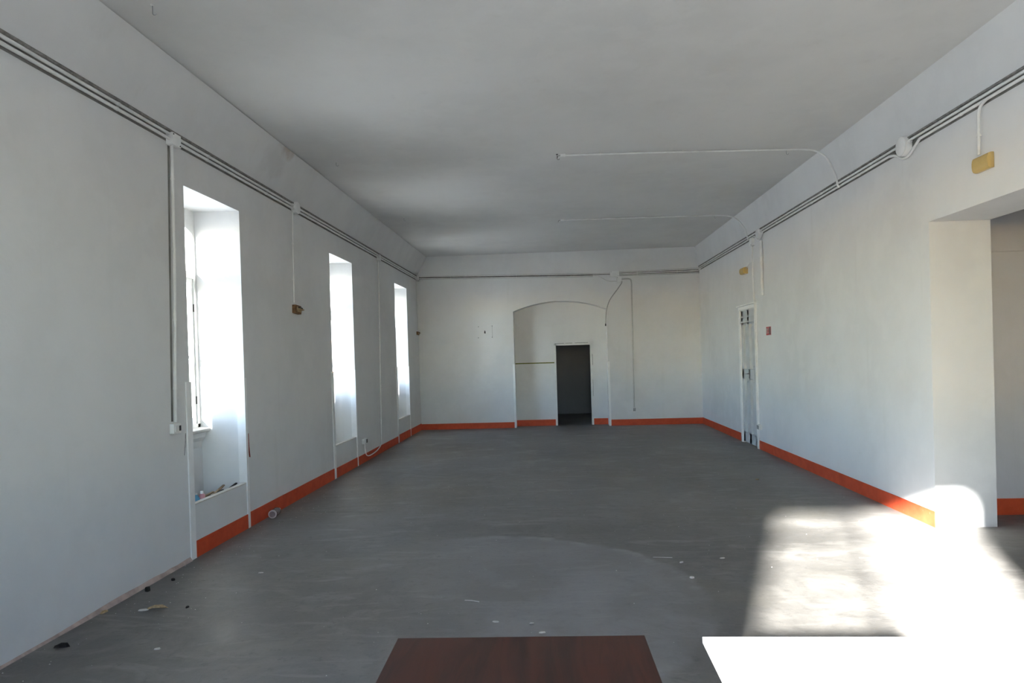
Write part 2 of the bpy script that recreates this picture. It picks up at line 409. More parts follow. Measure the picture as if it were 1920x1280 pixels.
# ---- windows
def window(idx, yn, yf, label, guards=True):
    w = thing('window_%d' % idx, (XF, (yn+yf)/2, 0), label, 'window', kind='structure')
    y0, y1 = yn+.05, yf-.05; z0, z1 = 1.06, 3.22
    fx0, fx1 = XF-.05, XF+.02
    b = B(); t = .045
    b.box(fx0, fx1, y0, y0+t, z0, z1); b.box(fx0, fx1, y1-t, y1, z0, z1); b.box(fx0, fx1, y0, y1, z0, z0+t)
    yc = (y0+y1)/2; hw = (y1-y0)/2-t; rise = .10
    for i in range(10):                                            # arched head
        u0 = -1+2*i/10; u1 = -1+2*(i+1)/10
        za = lambda u: z1-.06-rise*(u*u)
        b.hexa([(fx0, yc+u0*hw, za(u0)), (fx0, yc+u1*hw, za(u1)), (fx0, yc+u1*hw, ZH+.01), (fx0, yc+u0*hw, ZH+.01)],
               [(fx1, yc+u0*hw, za(u0)), (fx1, yc+u1*hw, za(u1)), (fx1, yc+u1*hw, ZH+.01), (fx1, yc+u0*hw, ZH+.01)])
    b.box(fx0, fx1, y0, y0+t, z1, ZH+.01); b.box(fx0, fx1, y1-t, y1, z1, ZH+.01)
    b.box(fx0, fx1, y0+t, y1-t, 2.60, 2.67)                        # transom
    obj('frame', b, 'white_paint', w)
    gx = XF-.02
    top = B().prism([(yc-hw, 2.67), (yc+hw, 2.67)]+[(yc+u*hw, z1-.06-rise*u*u) for u in (1, .6, .2, -.2, -.6, -1)], 0, gx-.002, gx+.002)
    obj('pane', top, 'window_glass', w)
    for s in (0, 1):
        a0 = y0+t if s == 0 else yc+.004; a1 = yc-.004 if s == 0 else y1-t
        q = B(); st = .04; lx0, lx1 = XF-.04, XF+.008; zz0, zz1 = z0+t, 2.60
        q.box(lx0, lx1, a0, a0+st, zz0, zz1); q.box(lx0, lx1, a1-st, a1, zz0, zz1)
        q.box(lx0, lx1, a0+st, a1-st, zz0, zz0+.07); q.box(lx0, lx1, a0+st, a1-st, zz1-.045, zz1); q.box(lx0, lx1, a0+st, a1-st, 1.78, 1.81)
        leaf = obj('casement', q, 'white_paint', w)
        for (p0, p1) in ((zz0+.07, 1.78), (1.81, zz1-.045)):
            obj('pane', B().box(gx-.002, gx+.002, a0+st, a1-st, p0, p1), 'window_glass', leaf)
        if s == 0:
            h = B().box(XF+.008, XF+.02, a1-.032, a1-.008, 1.62, 1.74).tube([(XF+.02, a1-.02, 1.68), (XF+.05, a1-.02, 1.68), (XF+.055, a1-.02, 1.60)], .007)
            obj('handle', h, 'steel', leaf)
        for hz in (1.35, 2.3):
            obj('hinge', B().tube([(XF+.012, (a0 if s == 0 else a1), hz-.04), (XF+.012, (a0 if s == 0 else a1), hz+.04)], .008), 'dark_metal', leaf)
    sl = B().prism([(XF+.02, 1.02), (XF+.105, 1.02), (XF+.115, 1.032), (XF+.115, 1.052), (XF+.105, 1.06), (XF-.05, 1.075), (XF-.05, 1.02)], 1, yn+.02, yf-.02)
    obj('sill', sl, 'stone_sill', w)
    br = B().prism([(XF+.03, 1.02), (XF+.085, 1.02), (XF+.075, .97), (XF+.045, .93), (XF+.03, .86)], 1, yn+.04, yf-.06)
    obj('sill_moulding', br, 'white_paint', w)
    p = B().box(XL-.05, XL, yn+.0, yf-.0, 0, .465)
    pp = obj('parapet', p, 'plaster_left', w)
    obj('capping', B().box(XL-.052, XL-.001, yn+.004, yf-.004, .465, .476), 'raw_plaster', pp)
    inf = B().box(XF+.03, XL-.05, yn, yf, 0, .36)
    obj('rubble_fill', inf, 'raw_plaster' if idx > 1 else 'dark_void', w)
    for (f0, f1, r0, r1) in ((yn-.075, yn+.008, yn-.004, yn+.008), (yf-.026, yf+.022, yf-.026, yf+.002)):
        top = 1.565
        q = B().prism([(XL-.001, f0), (XL+.011, f0), (XL+.011, f1), (XL-.001, f1)], 2, 0, top)
        q.box(XL-.075, XL, r0, r1, .478, top)
        obj('corner_guard', q, 'guard_paint', w)
    return w
wl = ['tall window nearest the viewer with a leaf and rubble behind its parapet', 'middle tall recessed window of the left wall', 'farthest tall recessed window beside the end wall', 'tall recessed window beside the viewpoint out of view']
for i, (yn, yf) in enumerate(WIN): window(i+1, yn, yf, wl[i])
def end_window():
    w = thing('window_5', (0, YE, 0), 'wide end window behind the viewpoint letting in the sun', 'window', kind='structure')
    x0, x1, z0, z1 = EW; fy0, fy1 = YE-.08, YE-.02
    b = B(); t = .05
    b.box(x0, x0+t, fy0, fy1, z0, z1); b.box(x1-t, x1, fy0, fy1, z0, z1); b.box(x0, x1, fy0, fy1, z0, z0+t); b.box(x0, x1, fy0, fy1, z1-t, z1)
    b.box(x0, x1, fy0, fy1, 2.90, 2.96); b.box(-.035, .005, fy0, fy1, z0, 2.9)
    obj('frame', b, 'white_paint', w)
    b2 = B().box(-.035, .005, fy0, fy1, 2.96, z1-t); obj('glazing_bar', b2, 'white_paint', w)
    for (a, c, d, e, g) in ((x0+t, -.035, z0+t, 2.90, 'dusty_glass'), (.005, x1-t, z0+t, 2.90, 'window_glass'), (x0+t, -.035, 2.96, z1-t, 'dusty_glass'), (.005, x1-t, 2.96, z1-t, 'window_glass')):
        obj('pane', B().box(a, c, YE-.052, YE-.048, d, e), g, w)
    obj('sill', B().box(x0-.05, x1+.05, YE-.02, YE+.08, z0-.04, z0), 'stone_sill', w)
end_window()

# ---- doorway trim, niche guards, panelled door
tr = thing('trim_1', ((DX0+DX1)/2, YN, 0), 'thin chipped white frame around the dark doorway', 'trim', kind='structure')
obj('jamb', B().box(DX0-.035, DX0+.01, YN-.02, YN+.12, 0, DZ+.03), 'white_paint', tr); obj('jamb', B().box(DX1-.01, DX1+.035, YN-.02, YN+.12, 0, DZ+.03), 'white_paint', tr)
obj('head', B().box(DX0-.035, DX1+.035, YN-.02, YN+.12, DZ-.01, DZ+.03), 'white_paint', tr)
for (a, c) in ((DX0-.01, .30), (.33, .50), (.56, .88)): obj('crack', B().box(a, c, YN-.012, YN+.001, DZ+.035, DZ+.047), 'scar_grey', tr)
obj('crack', B().box(DX1+.036, DX1+.048, YN-.006, YN+.001, 1.45, 1.72), 'scar_grey', tr); obj('crack', B().box(DX1+.036, DX1+.044, YN-.006, YN+.001, .7, 1.1), 'scar_grey', tr)
for k, (xc, s, lab) in enumerate(((nl, -1, 'white corner strip on the left edge of the niche'), (nr, 1, 'white corner strip on the right edge of the niche'))):
    q = B(); q.box(*sorted((xc, xc+s*.045)), L-.006, L, 0, 1.53); q.box(*sorted((xc, xc-s*.006)), L-.006, L+.05, 0, 1.53)
    struct('trim_%d' % (k+2), q, 'guard_paint', lab, 'trim')

dr = thing('door_1', (XR, (RD0+RD1)/2, 0), 'tall pale panelled wooden door in the right wall', 'door', kind='structure')
fr = B(); aw = .085
for (a, c) in ((RD0-aw, RD0), (RD1, RD1+aw)): fr.box(XR-.022, XR+.01, a, c, 0, RDZ+.0)
fr.box(XR-.022, XR+.01, RD0-aw, RD1+aw, RDZ, RDZ+.06); fr.box(XR-.055, XR+.01, RD0-aw-.02, RD1+aw+.02, RDZ+.06, RDZ+.085)
obj('architrave', fr, 'guard_paint', dr)
obj('reveal', B().box(XR-.005, XR+.10, RD0, RD0+.02, 0, RDZ).box(XR-.005, XR+.10, RD1-.02, RD1, 0, RDZ).box(XR-.005, XR+.10, RD0+.02, RD1-.02, RDZ-.02, RDZ), 'white_paint', dr)
la, lb, lx = RD0+.02, RD1-.02, XR+.002
lf = B(); ym = (la+lb)/2
for (a, c) in ((la, la+.10), (lb-.10, lb), (ym-.05, ym+.05)): lf.box(lx, lx+.07, a, c, .02, RDZ-.02)
for (z0, z1) in ((.02, .20), (1.18, 1.36), (2.17, RDZ-.02)): lf.box(lx, lx+.07, la, lb, z0, z1)
leaf = obj('leaf', lf, 'door_paint', dr)
for (z0, z1) in ((.20, 1.18), (1.36, 2.17)):
    for (a, c) in ((la+.10, ym-.05), (ym+.05, lb-.10)):
        q = B().box(lx+.052, lx+.062, a, c, z0, z1)
        q.hexa([(lx+.053, a+.03, z0+.04), (lx+.053, c-.03, z0+.04), (lx+.053, c-.03, z1-.04), (lx+.053, a+.03, z1-.04)], [(lx+.030, a+.05, z0+.07), (lx+.030, c-.05, z0+.07), (lx+.030, c-.05, z1-.07), (lx+.030, a+.05, z1-.07)])
        obj('panel', q, 'door_paint', leaf)
obj('door_handle', B().box(lx-.004, lx, ym-.02, ym+.02, 1.20, 1.33).tube([(lx, ym, 1.28), (lx-.035, ym, 1.28), (lx-.04, ym+.09, 1.275)], .008), 'steel', leaf)
for (a, c, z0, z1) in ((la+.30, la+.55, 2.24, 2.30),): obj('transom_moulding', B().box(lx-.022, lx, la, lb, 2.20, 2.235).box(lx-.012, lx, la, lb, 2.30, 2.325), 'door_paint', leaf)

# ================================================================ electrics on the walls
def jig(pts, a=.002):
    return [(p[0], p[1], p[2]+rnd.uniform(-a, a)) for p in pts]
def conduit(pts, r, label, clips=(), group=None, mat='conduit_plastic', n=10, nm='conduit', smooth=True):
    P = [Vector(p) for p in pts]
    o = obj(nm, B().tube(pts, r, n), mat, smooth=True); tag(o, label, 'conduit' if nm == 'conduit' else 'cable', group)
    for (c, ax, nrm) in clips:                                   # saddle clips
        c = Vector(c); ax = Vector(ax).normalized(); nrm = Vector(nrm)
        rings = []
        s = ax.cross(nrm).normalized()
        for h in (-.009, .009):
            rings.append([c+ax*h+(s*math.cos(2*math.pi*k/8)+nrm*math.sin(2*math.pi*k/8))*(r+.0035) for k in range(8)])
        q = B().tubes_rings(rings, 8)
        b0 = c-nrm*(r+.006)
        q.hexa([b0-ax*.009-s*.006, b0+ax*.009-s*.006, b0+ax*.009+s*.006, b0-ax*.009+s*.006], [c-ax*.009-s*.006, c+ax*.009-s*.006, c+ax*.009+s*.006, c-ax*.009+s*.006])
        obj('clip', q, mat, o)
    return o
R1 = .0130; OFF = .030
xl = XL+OFF; xr = XR-OFF
def run_y(x, z, ya, yb, step=1.4): 
    n = max(2, int(abs(yb-ya)/step)+1); return [(x, ya+(yb-ya)*i/n, z+(rnd.uniform(-.0015, .0015) if 0 < i < n else 0)) for i in range(n+1)]
def clips_of(pts, nrm, skip=1):
    out = []
    for i in range(0, len(pts)-1):
        a = Vector(pts[i]); c = Vector(pts[i+1]); m = (a+c)/2; out.append((m, c-a, nrm))
    return out
# left wall: two parallel runs
p = run_y(xl, 3.673, YE+.02, 16.30); conduit(p, R1, 'upper of the two white conduits along the window wall', clips_of(p, (1, 0, 0)))
p = run_y(xl, 3.632, YE+.02, 16.24); conduit(p, R1, 'lower of the two white conduits along the window wall', clips_of(p, (1, 0, 0)))
p = run_y(XL+.022, 3.7065, YE+.02, 16.30); conduit(p, .0135, 'added dark grey tube above the white conduits of the window wall', nm='cable', mat='dark_band')  # tube added to draw the dark band above the runs
struct('trim_4', B().box(XL-.002, XL+.0015, YE+.02, 16.2, 3.612, 3.70), 'conduit_shade', 'dark strip painted as the shade behind the conduits of the window wall', 'trim')  # shaded gaps between and below the runs, drawn as a dark strip
# left drops
p = [(xl-.004, 5.655, 3.60), (xl-.004, 5.645, 3.0), (xl-.004, 5.63, 2.4), (xl-.004, 5.60, 1.8), (xl-.004, 5.575, 1.235)]
dc = conduit(p, .014, 'white conduit dropping to the switch beside the nearest window', clips_of(p, (1, 0, 0)))
struct('trim_6', B().hexa([(XL-.002, 5.632, 3.58), (XL-.002, 5.66, 3.58), (XL+.0015, 5.66, 3.58), (XL+.0015, 5.632, 3.58)], [(XL-.002, 5.552, 1.24), (XL-.002, 5.58, 1.24), (XL+.0015, 5.58, 1.24), (XL+.0015, 5.552, 1.24)]), 'conduit_shade', 'dark line painted as shade beside the conduit dropping to the switch', 'trim')  # painted shade line on one side of the drop
p = smooth_path([(xl, 8.30, 3.640), (xl, 8.355, 3.60), (xl-.01, 8.38, 3.52), (XL+.014, 8.375, 3.1), (XL+.014, 8.36, 2.46)], 4)
conduit(p, .0065, 'thin white cable dropping to the broken lamp between windows', [((XL+.014, 8.376, 3.2), (0, 0, 1), (1, 0, 0)), ((XL+.014, 8.366, 2.75), (0, 0, 1), (1, 0, 0))], nm='cable')
p = [(XL+.02, 12.59, 3.60), (XL+.02, 12.58, 3.0), (XL+.02, 12.54, 2.0), (XL+.02, 12.48, 1.0), (XL+.02, 12.42, .21)]
conduit(p, .0105, 'thin white conduit dropping between the middle and far windows', clips_of(p, (1, 0, 0)))
p = smooth_path([(XL+.02, 12.42, .22), (XL+.03, 12.36, .165), (XL+.045, 12.0, .105), (XL+.04, 11.55, .085), (XL+.03, 11.38, .115), (XL+.02, 11.34, .20), (XL+.02, 11.32, .33)], 6)
conduit(p, .009, 'slack white cable looping over the red skirting to a socket', nm='cable')
p = [(XL+.02, 16.22, 3.62), (XL+.02, 16.24, 3.0), (XL+.02, 16.25, 2.40)]
conduit(p, .008, 'thin white cable dropping in the far left corner', clips_of(p, (1, 0, 0)), nm='cable')
# back wall
yb = L-OFF
p = [(XL+.03, yb, 3.705), (-1.6, yb, 3.672), (0, yb, 3.64), (1.43, yb, 3.615)]
conduit(p, .012, 'upper white conduit on the far wall left of the twin boxes', clips_of(p, (0, -1, 0)))
p = [(XL+.05, yb, 3.655), (-1.6, yb, 3.622), (0, yb, 3.59), (1.0, yb, 3.572)]
p2 = smooth_path([(1.0, yb, 3.572), (1.16, yb, 3.56), (1.32, yb, 3.47), (1.42, yb, 3.435), (1.57, yb, 3.43)], 5)
conduit(p[:-1]+[tuple(q) for q in p2], .011, 'lower white conduit on the far wall bending under the twin boxes', clips_of(p, (0, -1, 0)))
for i, (z0, z1, lb_) in enumerate(((3.632, 3.655, 'topmost'), (3.60, 3.61, 'middle'), (3.57, 3.565, 'lowest'))):
    p = [(1.63, yb, z0), (2.5, yb, (z0+z1)/2), (3.50, yb, z1)]
    conduit(p, .0105, lb_+' of three white conduits on the far wall right of the twin boxes', clips_of(p, (0, -1, 0)))
p = smooth_path([(1.66, L-.03, 3.44), (1.70, L-.03, 3.40), (1.60, L-.035, 3.25), (1.41, L-.03, 3.0), (1.32, L-.03, 2.75), (1.29, L-.02, 2.42)], 6)
o = conduit([tuple(q) for q in p], .011, 'loose dark cable hanging from the boxes beside the arch', nm='cable', mat='dull_cable')
obj('cable_end', B().tube([(1.29, L-.02, 2.43), (1.289, L-.02, 2.375)], .015), 'black_plastic', o)
p = [tuple(q) for q in smooth_path([(1.70, yb, 3.475), (1.86, yb, 3.475), (1.92, yb, 3.42), (1.925, yb, 3.2)], 5)]+[(1.92, yb, 2.4), (1.915, yb, 1.5), (1.91, yb, .42)]
conduit(p, .016, 'white conduit dropping to the low socket on the far wall', mat='dull_conduit', clips=[((1.922, yb, 3.0), (0, 0, 1), (0, -1, 0)), ((1.918, yb, 2.0), (0, 0, 1), (0, -1, 0)), ((1.912, yb, 1.0), (0, 0, 1), (0, -1, 0))])
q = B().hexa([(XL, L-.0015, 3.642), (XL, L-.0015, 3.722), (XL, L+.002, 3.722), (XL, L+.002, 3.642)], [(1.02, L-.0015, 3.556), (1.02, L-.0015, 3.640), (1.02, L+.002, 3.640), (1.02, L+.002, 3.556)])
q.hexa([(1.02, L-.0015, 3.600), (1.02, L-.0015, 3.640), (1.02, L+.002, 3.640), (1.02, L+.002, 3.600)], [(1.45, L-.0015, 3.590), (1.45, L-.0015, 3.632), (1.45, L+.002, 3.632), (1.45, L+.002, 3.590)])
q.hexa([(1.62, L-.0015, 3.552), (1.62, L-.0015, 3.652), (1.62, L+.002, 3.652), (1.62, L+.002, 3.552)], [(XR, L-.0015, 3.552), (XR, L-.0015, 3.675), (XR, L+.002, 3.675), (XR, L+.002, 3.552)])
struct('trim_8', q, 'conduit_shade', 'dark strip painted as the shade behind the conduits of the far wall', 'trim')  # shade behind the far wall runs, coloured in
# right wall
p = run_y(xr, 3.673, YE+.02, 16.30); conduit(p, R1, 'upper of the two white conduits along the door wall', clips_of(p, (-1, 0, 0)))
p = run_y(XR-.022, 3.7050, YE+.02, 16.30); conduit(p, .012, 'added dark grey tube above the white conduits of the door wall', nm='cable', mat='dark_band')  # same added dark band tube as on the window wall
p = run_y(xr, 3.632, YE+.02, 6.62)
q = smooth_path([(xr, 6.62, 3.632), (xr, 6.70, 3.59), (xr, 6.82, 3.535), (xr, 6.93, 3.535), (xr, 7.06, 3.60), (xr, 7.2, 3.632)], 4)
p2 = run_y(xr, 3.632, 7.2, 11.38)
q2 = smooth_path([(xr, 11.38, 3.632), (xr, 11.46, 3.58), (xr, 11.60, 3.53), (xr, 11.75, 3.58), (xr, 11.85, 3.632)], 4)
p3 = run_y(xr, 3.632, 11.85, 16.26)
conduit(p[:-1]+[tuple(k) for k in q[:-1]]+p2[:-1]+[tuple(k) for k in q2[:-1]]+p3, R1, 'lower of the two white conduits along the door wall', clips_of(p, (-1, 0, 0))+clips_of(p2, (-1, 0, 0))+clips_of(p3, (-1, 0, 0)))
p = [tuple(q) for q in smooth_path([(xr, 5.62, 3.635), (xr, 5.70, 3.61), (xr, 5.735, 3.56), (xr, 5.742, 3.42)], 5)]+[(xr, 5.745, 3.225)]
conduit(p, .012, 'short white conduit dropping to the lamp above the opening', [((xr, 5.743, 3.38), (0, 0, 1), (-1, 0, 0))])
p = [(xr, 11.50, 3.50), (xr, 11.49, 3.0), (xr, 11.485, 2.60)]
conduit(p, .022, 'thick white capped conduit stub above the red sign', [((xr, 11.492, 3.1), (0, 0, 1), (-1, 0, 0))])
p = [(xr, 12.00, 3.50), (xr, 11.99, 2.9), (xr, 11.955, 2.55), (xr-.01, 11.90, 1.6), (xr-.01, 11.90, .43)]
conduit(p, .013, 'white conduit running down beside the panelled door', [((xr-.01, 11.90, 2.0), (0, 0, 1), (-1, 0, 0)), ((xr-.01, 11.90, 1.0), (0, 0, 1), (-1, 0, 0))])
p = [tuple(q) for q in smooth_path([(xr, 12.00, 3.24), (xr, 12.15, 3.22), (xr, 12.38, 3.15)], 4)]
conduit(p, .007, 'short cable from the door conduit to the small lamp', nm='cable')
struct('trim_5', B().box(XR-.0015, XR+.002, YE+.02, 16.2, 3.612, 3.70), 'conduit_shade', 'dark strip painted as the shade behind the conduits of the door wall', 'trim')  # painted shade between and below the door wall runs
# conduits over the ceiling
zc = ZC-.016
p = [(.17, 8.454, zc), (1.15, 8.50, zc), (2.2, 8.58, zc), (2.97, 8.648, zc)]
cv = smooth_path([(2.97, 8.648, zc), (3.17, 8.64, zc-.012), (3.30, 8.60, zc-.05), (3.39, 8.54, 4.02), (3.435, 8.48, 3.88), (3.455, 8.42, 3.75), (3.450, 8.37, 3.65), (3.455, 8.35, 3.60)], 5)
conduit(p[:-1]+[tuple(k) for k in cv], .0115, 'nearer white conduit crossing the ceiling and curving down the wall', clips_of(p, (0, 0, -1)), n=8)
p = [(.23, 12.48, zc), (1.5, 12.53, zc), (3.02, 12.62, zc)]
cv = smooth_path([(3.02, 12.62, zc), (3.20, 12.62, zc-.012), (3.33, 12.56, zc-.06), (3.41, 12.45, 4.0), (3.455, 12.30, 3.85), (3.450, 12.18, 3.72), (3.450, 12.08, 3.62)], 5)
conduit(p[:-1]+[tuple(k) for k in cv], .0125, 'farther white conduit crossing the ceiling and curving down the wall', clips_of(p, (0, 0, -1)), n=8)

def jbox_round(c, nrm, r, label, knock=True):
    c = Vector(c); n = Vector(nrm); t = thing('junction_box', tuple(c), label, 'junction box')
    obj('body', B().lathe([(r, 0), (r, .05), (r*.96, .056)], c, n, 20), 'box_plastic', t, smooth=True)
    obj('lid', B().lathe([(r*.99, .056), (r*.99, .066), (r*.86, .074), (.0005, .075)], c, n, 20), 'box_plastic', t, smooth=True)
    s = n.cross(Vector((0, 0, 1)))
    for k in (-1, 1):
        o_ = c+s*k*r*.72+n*.068+Vector((0, 0, -.01))
        obj('screw', B().lathe([(.007, 0), (.007, .004)], o_, n, 8), 'dark_metal', t)
    for k in (-1, 1):
        a_ = c+s*k*(r-.005)+n*.025
        obj('cable_gland', B().lathe([(.021, 0), (.021, .022), (.017, .026)], a_+Vector((0, 0, .022)), s*k, 10), 'box_plastic', t)
    return t
def jbox_sq(c, nrm, w, h, d, label):
    c = Vector(c); n = Vector(nrm); s = n.cross(Vector((0, 0, 1))); u = Vector((0, 0, 1)); t = thing('junction_box', tuple(c), label, 'junction box')
    def bx(hw, hh, d0, d1): return B().hexa([c+s*a*hw+u*e*hh+n*d0 for a, e in ((-1, -1), (1, -1), (1, 1), (-1, 1))], [c+s*a*hw+u*e*hh+n*d1 for a, e in ((-1, -1), (1, -1), (1, 1), (-1, 1))])
    obj('body', bx(w/2, h/2, 0, d*.75), 'box_plastic', t, bevel=.004); obj('lid', bx(w/2*1.03, h/2*1.03, d*.75, d), 'box_plastic', t, bevel=.003)
    for a in (-1, 1):
        obj('screw', B().lathe([(.006, 0), (.006, .004)], c+s*a*w*.38+u*a*h*.38+n*d, n, 8), 'dark_metal', t)
    return t
jbox_sq((XL, 5.675, 3.635), (1, 0, 0), .13, .10, .062, 'square white junction box above the nearest window')
jbox_round((XL, 8.45, 3.655), (1, 0, 0), .075, 'round white junction box between nearest and middle windows')
jbox_sq((XL, 12.60, 3.625), (1, 0, 0), .11, .11, .06, 'small white junction box between middle and far windows')
jbox_sq((XL, 16.24, 3.665), (1, 0, 0), .14, .13, .06, 'white junction box in the far left corner')
jbox_sq((1.53, L, 3.60), (0, -1, 0), .21, .13, .075, 'wider upper box of the twin white boxes above the niche')
jbox_sq((1.635, L, 3.46), (0, -1, 0), .11, .14, .07, 'smaller lower box of the twin white boxes above the niche')
jbox_round((XR, 6.90, 3.645), (-1, 0, 0), .095, 'large round white junction box near the opening')
jbox_round((XR, 11.58, 3.63), (-1, 0, 0), .08, 'round white junction box above the conduit stub')
jbox_sq((XR, 12.00, 3.555), (-1, 0, 0), .13, .13, .06, 'square white junction box above the panelled door')

# emergency lamps
def em_lamp(c, nrm, w, h, d, label, broken=False, tilt=0.):
    c = Vector(c); n = Vector(nrm); s = n.cross(Vector((0, 0, 1))); u = Vector((0, 0, 1))
    s, u = s*math.cos(tilt)+u*math.sin(tilt), u*math.cos(tilt)-s*math.sin(tilt)
    t = thing('emergency_lamp', tuple(c), label, 'lamp')
    def ring(hw, hh, dd): return [c+s*a*hw+u*e*hh+n*dd for a, e in ((-1, -1), (1, -1), (1, 1), (-1, 1))]
    obj('housing', B().hexa(ring(w/2, h/2, 0), ring(w/2, h/2, d*.5)), 'aged_plastic' if not broken else 'brown_rust', t, bevel=.006)
    if not broken:
        prof = []
        K = 7
        for i in range(K+1):
            a = math.pi*i/K; prof.append((math.cos(a)*h/2*.97, d*.5+math.sin(a)**.6*d*.5 if 0 < i < K else d*.48))
        q = B(); vs = [c+s*(-w/2*.97)+u*a+n*e for a, e in prof]+[c+s*(w/2*.97)+u*a+n*e for a, e in prof]; m = K+1
        q.add(vs, [(i, i+1, m+i+1, m+i) for i in range(K)]+[tuple(range(m)), tuple(range(2*m-1, m-1, -1)), (0, m, 2*m-1, m-1)])
        obj('lens', q, 'aged_lens', t, smooth=True)
    else:
        obj('circuit_board', B().hexa(ring(w*.36, h*.30, d*.5), ring(w*.36, h*.30, d*.62)), 'tan_board', t)
        obj('battery', B().lathe([(.016, 0), (.016, w*.5)], c-s*w*.25+n*d*.72+u*h*.12, s, 10), 'dark_metal', t, smooth=True)
        obj('tube_socket', B().hexa(ring(w*.40, h*.08, d*.55), ring(w*.38, h*.06, d*.95)), 'tan_board', t)
    return t
em_lamp((XL, 8.41, 2.375), (1, 0, 0), .19, .105, .10, 'broken brown emergency lamp between nearest and middle windows', True, .05)
em_lamp((XL, 16.20, 2.335), (1, 0, 0), .20, .08, .07, 'small brown emergency lamp in the far left corner', True)
em_lamp((XR, 12.50, 3.125), (-1, 0, 0), .24, .12, .09, 'small yellowed emergency lamp above the panelled door')
em_lamp((XR, 5.705, 3.148), (-1, 0, 0), .205, .125, .055, 'large yellowed emergency lamp above the wide opening', tilt=0)

# switches and sockets
def plate(name, c, nrm, w, h, d, label, dark='slot'):
    c = Vector(c); n = Vector(nrm); s = n.cross(Vector((0, 0, 1))); u = Vector((0, 0, 1)); t = thing(name, tuple(c), label, 'switch' if 'switch' in name else 'socket')
    def bx(hw, hh, d0, d1, o=(0, 0)): return B().hexa([c+s*(a*hw+o[0])+u*(e*hh+o[1])+n*d0 for a, e in ((-1, -1), (1, -1), (1, 1), (-1, 1))], [c+s*(a*hw+o[0])+u*(e*hh+o[1])+n*d1 for a, e in ((-1, -1), (1, -1), (1, 1), (-1, 1))])
    obj('box', bx(w/2, h/2, 0, d), 'box_plastic', t, bevel=.004)
    return t, bx
t, bx = plate('light_switch', (XL, 5.580, 1.18), (1, 0, 0), .115, .085, .04, 'white switch box with dark slots beside the nearest window')
for k in (-.044, -.028): obj('slot', bx(.005, .022, .04, .043, (k, 0)), 'black_plastic', t)
obj('rocker', bx(.020, .026, .04, .045, (.020, 0)), 'white_paint', t)
t, bx = plate('wall_socket', (XL, 11.30, .36), (1, 0, 0), .16, .085, .05, 'small grey socket above the looped cable by the middle window')
obj('face', bx(.030, .030, .05, .055, (-.038, 0)), 'dark_metal', t)
obj('face', bx(.028, .028, .05, .055, (.036, 0)), 'box_plastic', t)
t, bx = plate('wall_socket', (1.91, L, .375), (0, -1, 0), .085, .10, .05, 'small grey socket low on the far wall right of the niche')
obj('face', bx(.030, .036, .05, .055), 'scar_grey', t)
t, bx = plate('wall_socket', (XR, 11.86, .385), (-1, 0, 0), .14, .09, .05, 'grey socket at the foot of the panelled door frame')
obj('face', bx(.05, .032, .05, .055), 'scar_grey', t)

# red fire sign
c = Vector((XR, 11.30, 2.005)); t = thing('fire_sign', tuple(c), 'small red safety sign on the wall beside the panelled door', 'sign')
obj('panel', B().box(XR-.006, XR, 11.19, 11.42, 1.938, 2.072), 'sign_red', t)
obj('dark_strip', B().box(XR-.008, XR-.0055, 11.20, 11.255, 1.945, 2.066), 'sign_dark', t)
q = B().box(XR-.008, XR-.0055, 11.365, 11.395, 1.96, 2.05); q.box(XR-.008, XR-.0055, 11.29, 11.345, 2.03, 2.042); q.box(XR-.008, XR-.0055, 11.29, 11.345, 1.965, 1.977); q.box(XR-.008, XR-.0055, 11.312, 11.324, 1.975, 2.03)
obj('pictogram', q, 'sign_white', t)

# remains of a notice on the far wall
c = (-1.588, L, 2.325); t = thing('notice_remnant', c, 'four screw holes and a dark scrap of a removed notice on far wall', 'notice')
for (x, z) in ((-1.751, 2.455), (-1.42, 2.462), (-1.424, 2.192), (-1.759, 2.189)):
    obj('screw', B().lathe([(.012, 0), (.012, .006), (.006, .009)], (x, L, z), (0, -1, 0), 8), 'scar_grey', t)
obj('paper_scrap', B().prism([(-1.615, 2.29), (-1.58, 2.285), (-1.585, 2.34), (-1.60, 2.365), (-1.612, 2.335)], 1, L-.004, L), 'black_plastic', t)
obj('pencil_line', B().box(-1.422, -1.416, L-.002, L, 2.20, 2.45), 'scar_grey', t)

# green tape line across the niche
tag(obj('tape_line', B().box(nl, DX0-.035, YN-.006, YN, 1.522, 1.548), 'green_tape'), 'narrow green strip across the niche wall left of the doorway', 'tape')
# scars in the plaster
tag(obj('paint_scar', B().prism([(6.972, .97), (6.996, .98), (7.000, .86), (7.012, .78), (7.022, .725), (6.995, .73), (6.982, .80)], 0, XL, XL+.003), 'scar_red'), 'thin dark red scar on plaster right of the nearest window', 'scar')
tag(obj('plaster_crack', B().prism([(5.735, .93), (5.745, .93), (5.768, 1.03), (5.775, 1.12), (5.765, 1.12), (5.755, 1.03)], 0, XL, XL+.002), 'scar_grey'), 'short grey crack below the switch beside nearest window', 'crack')

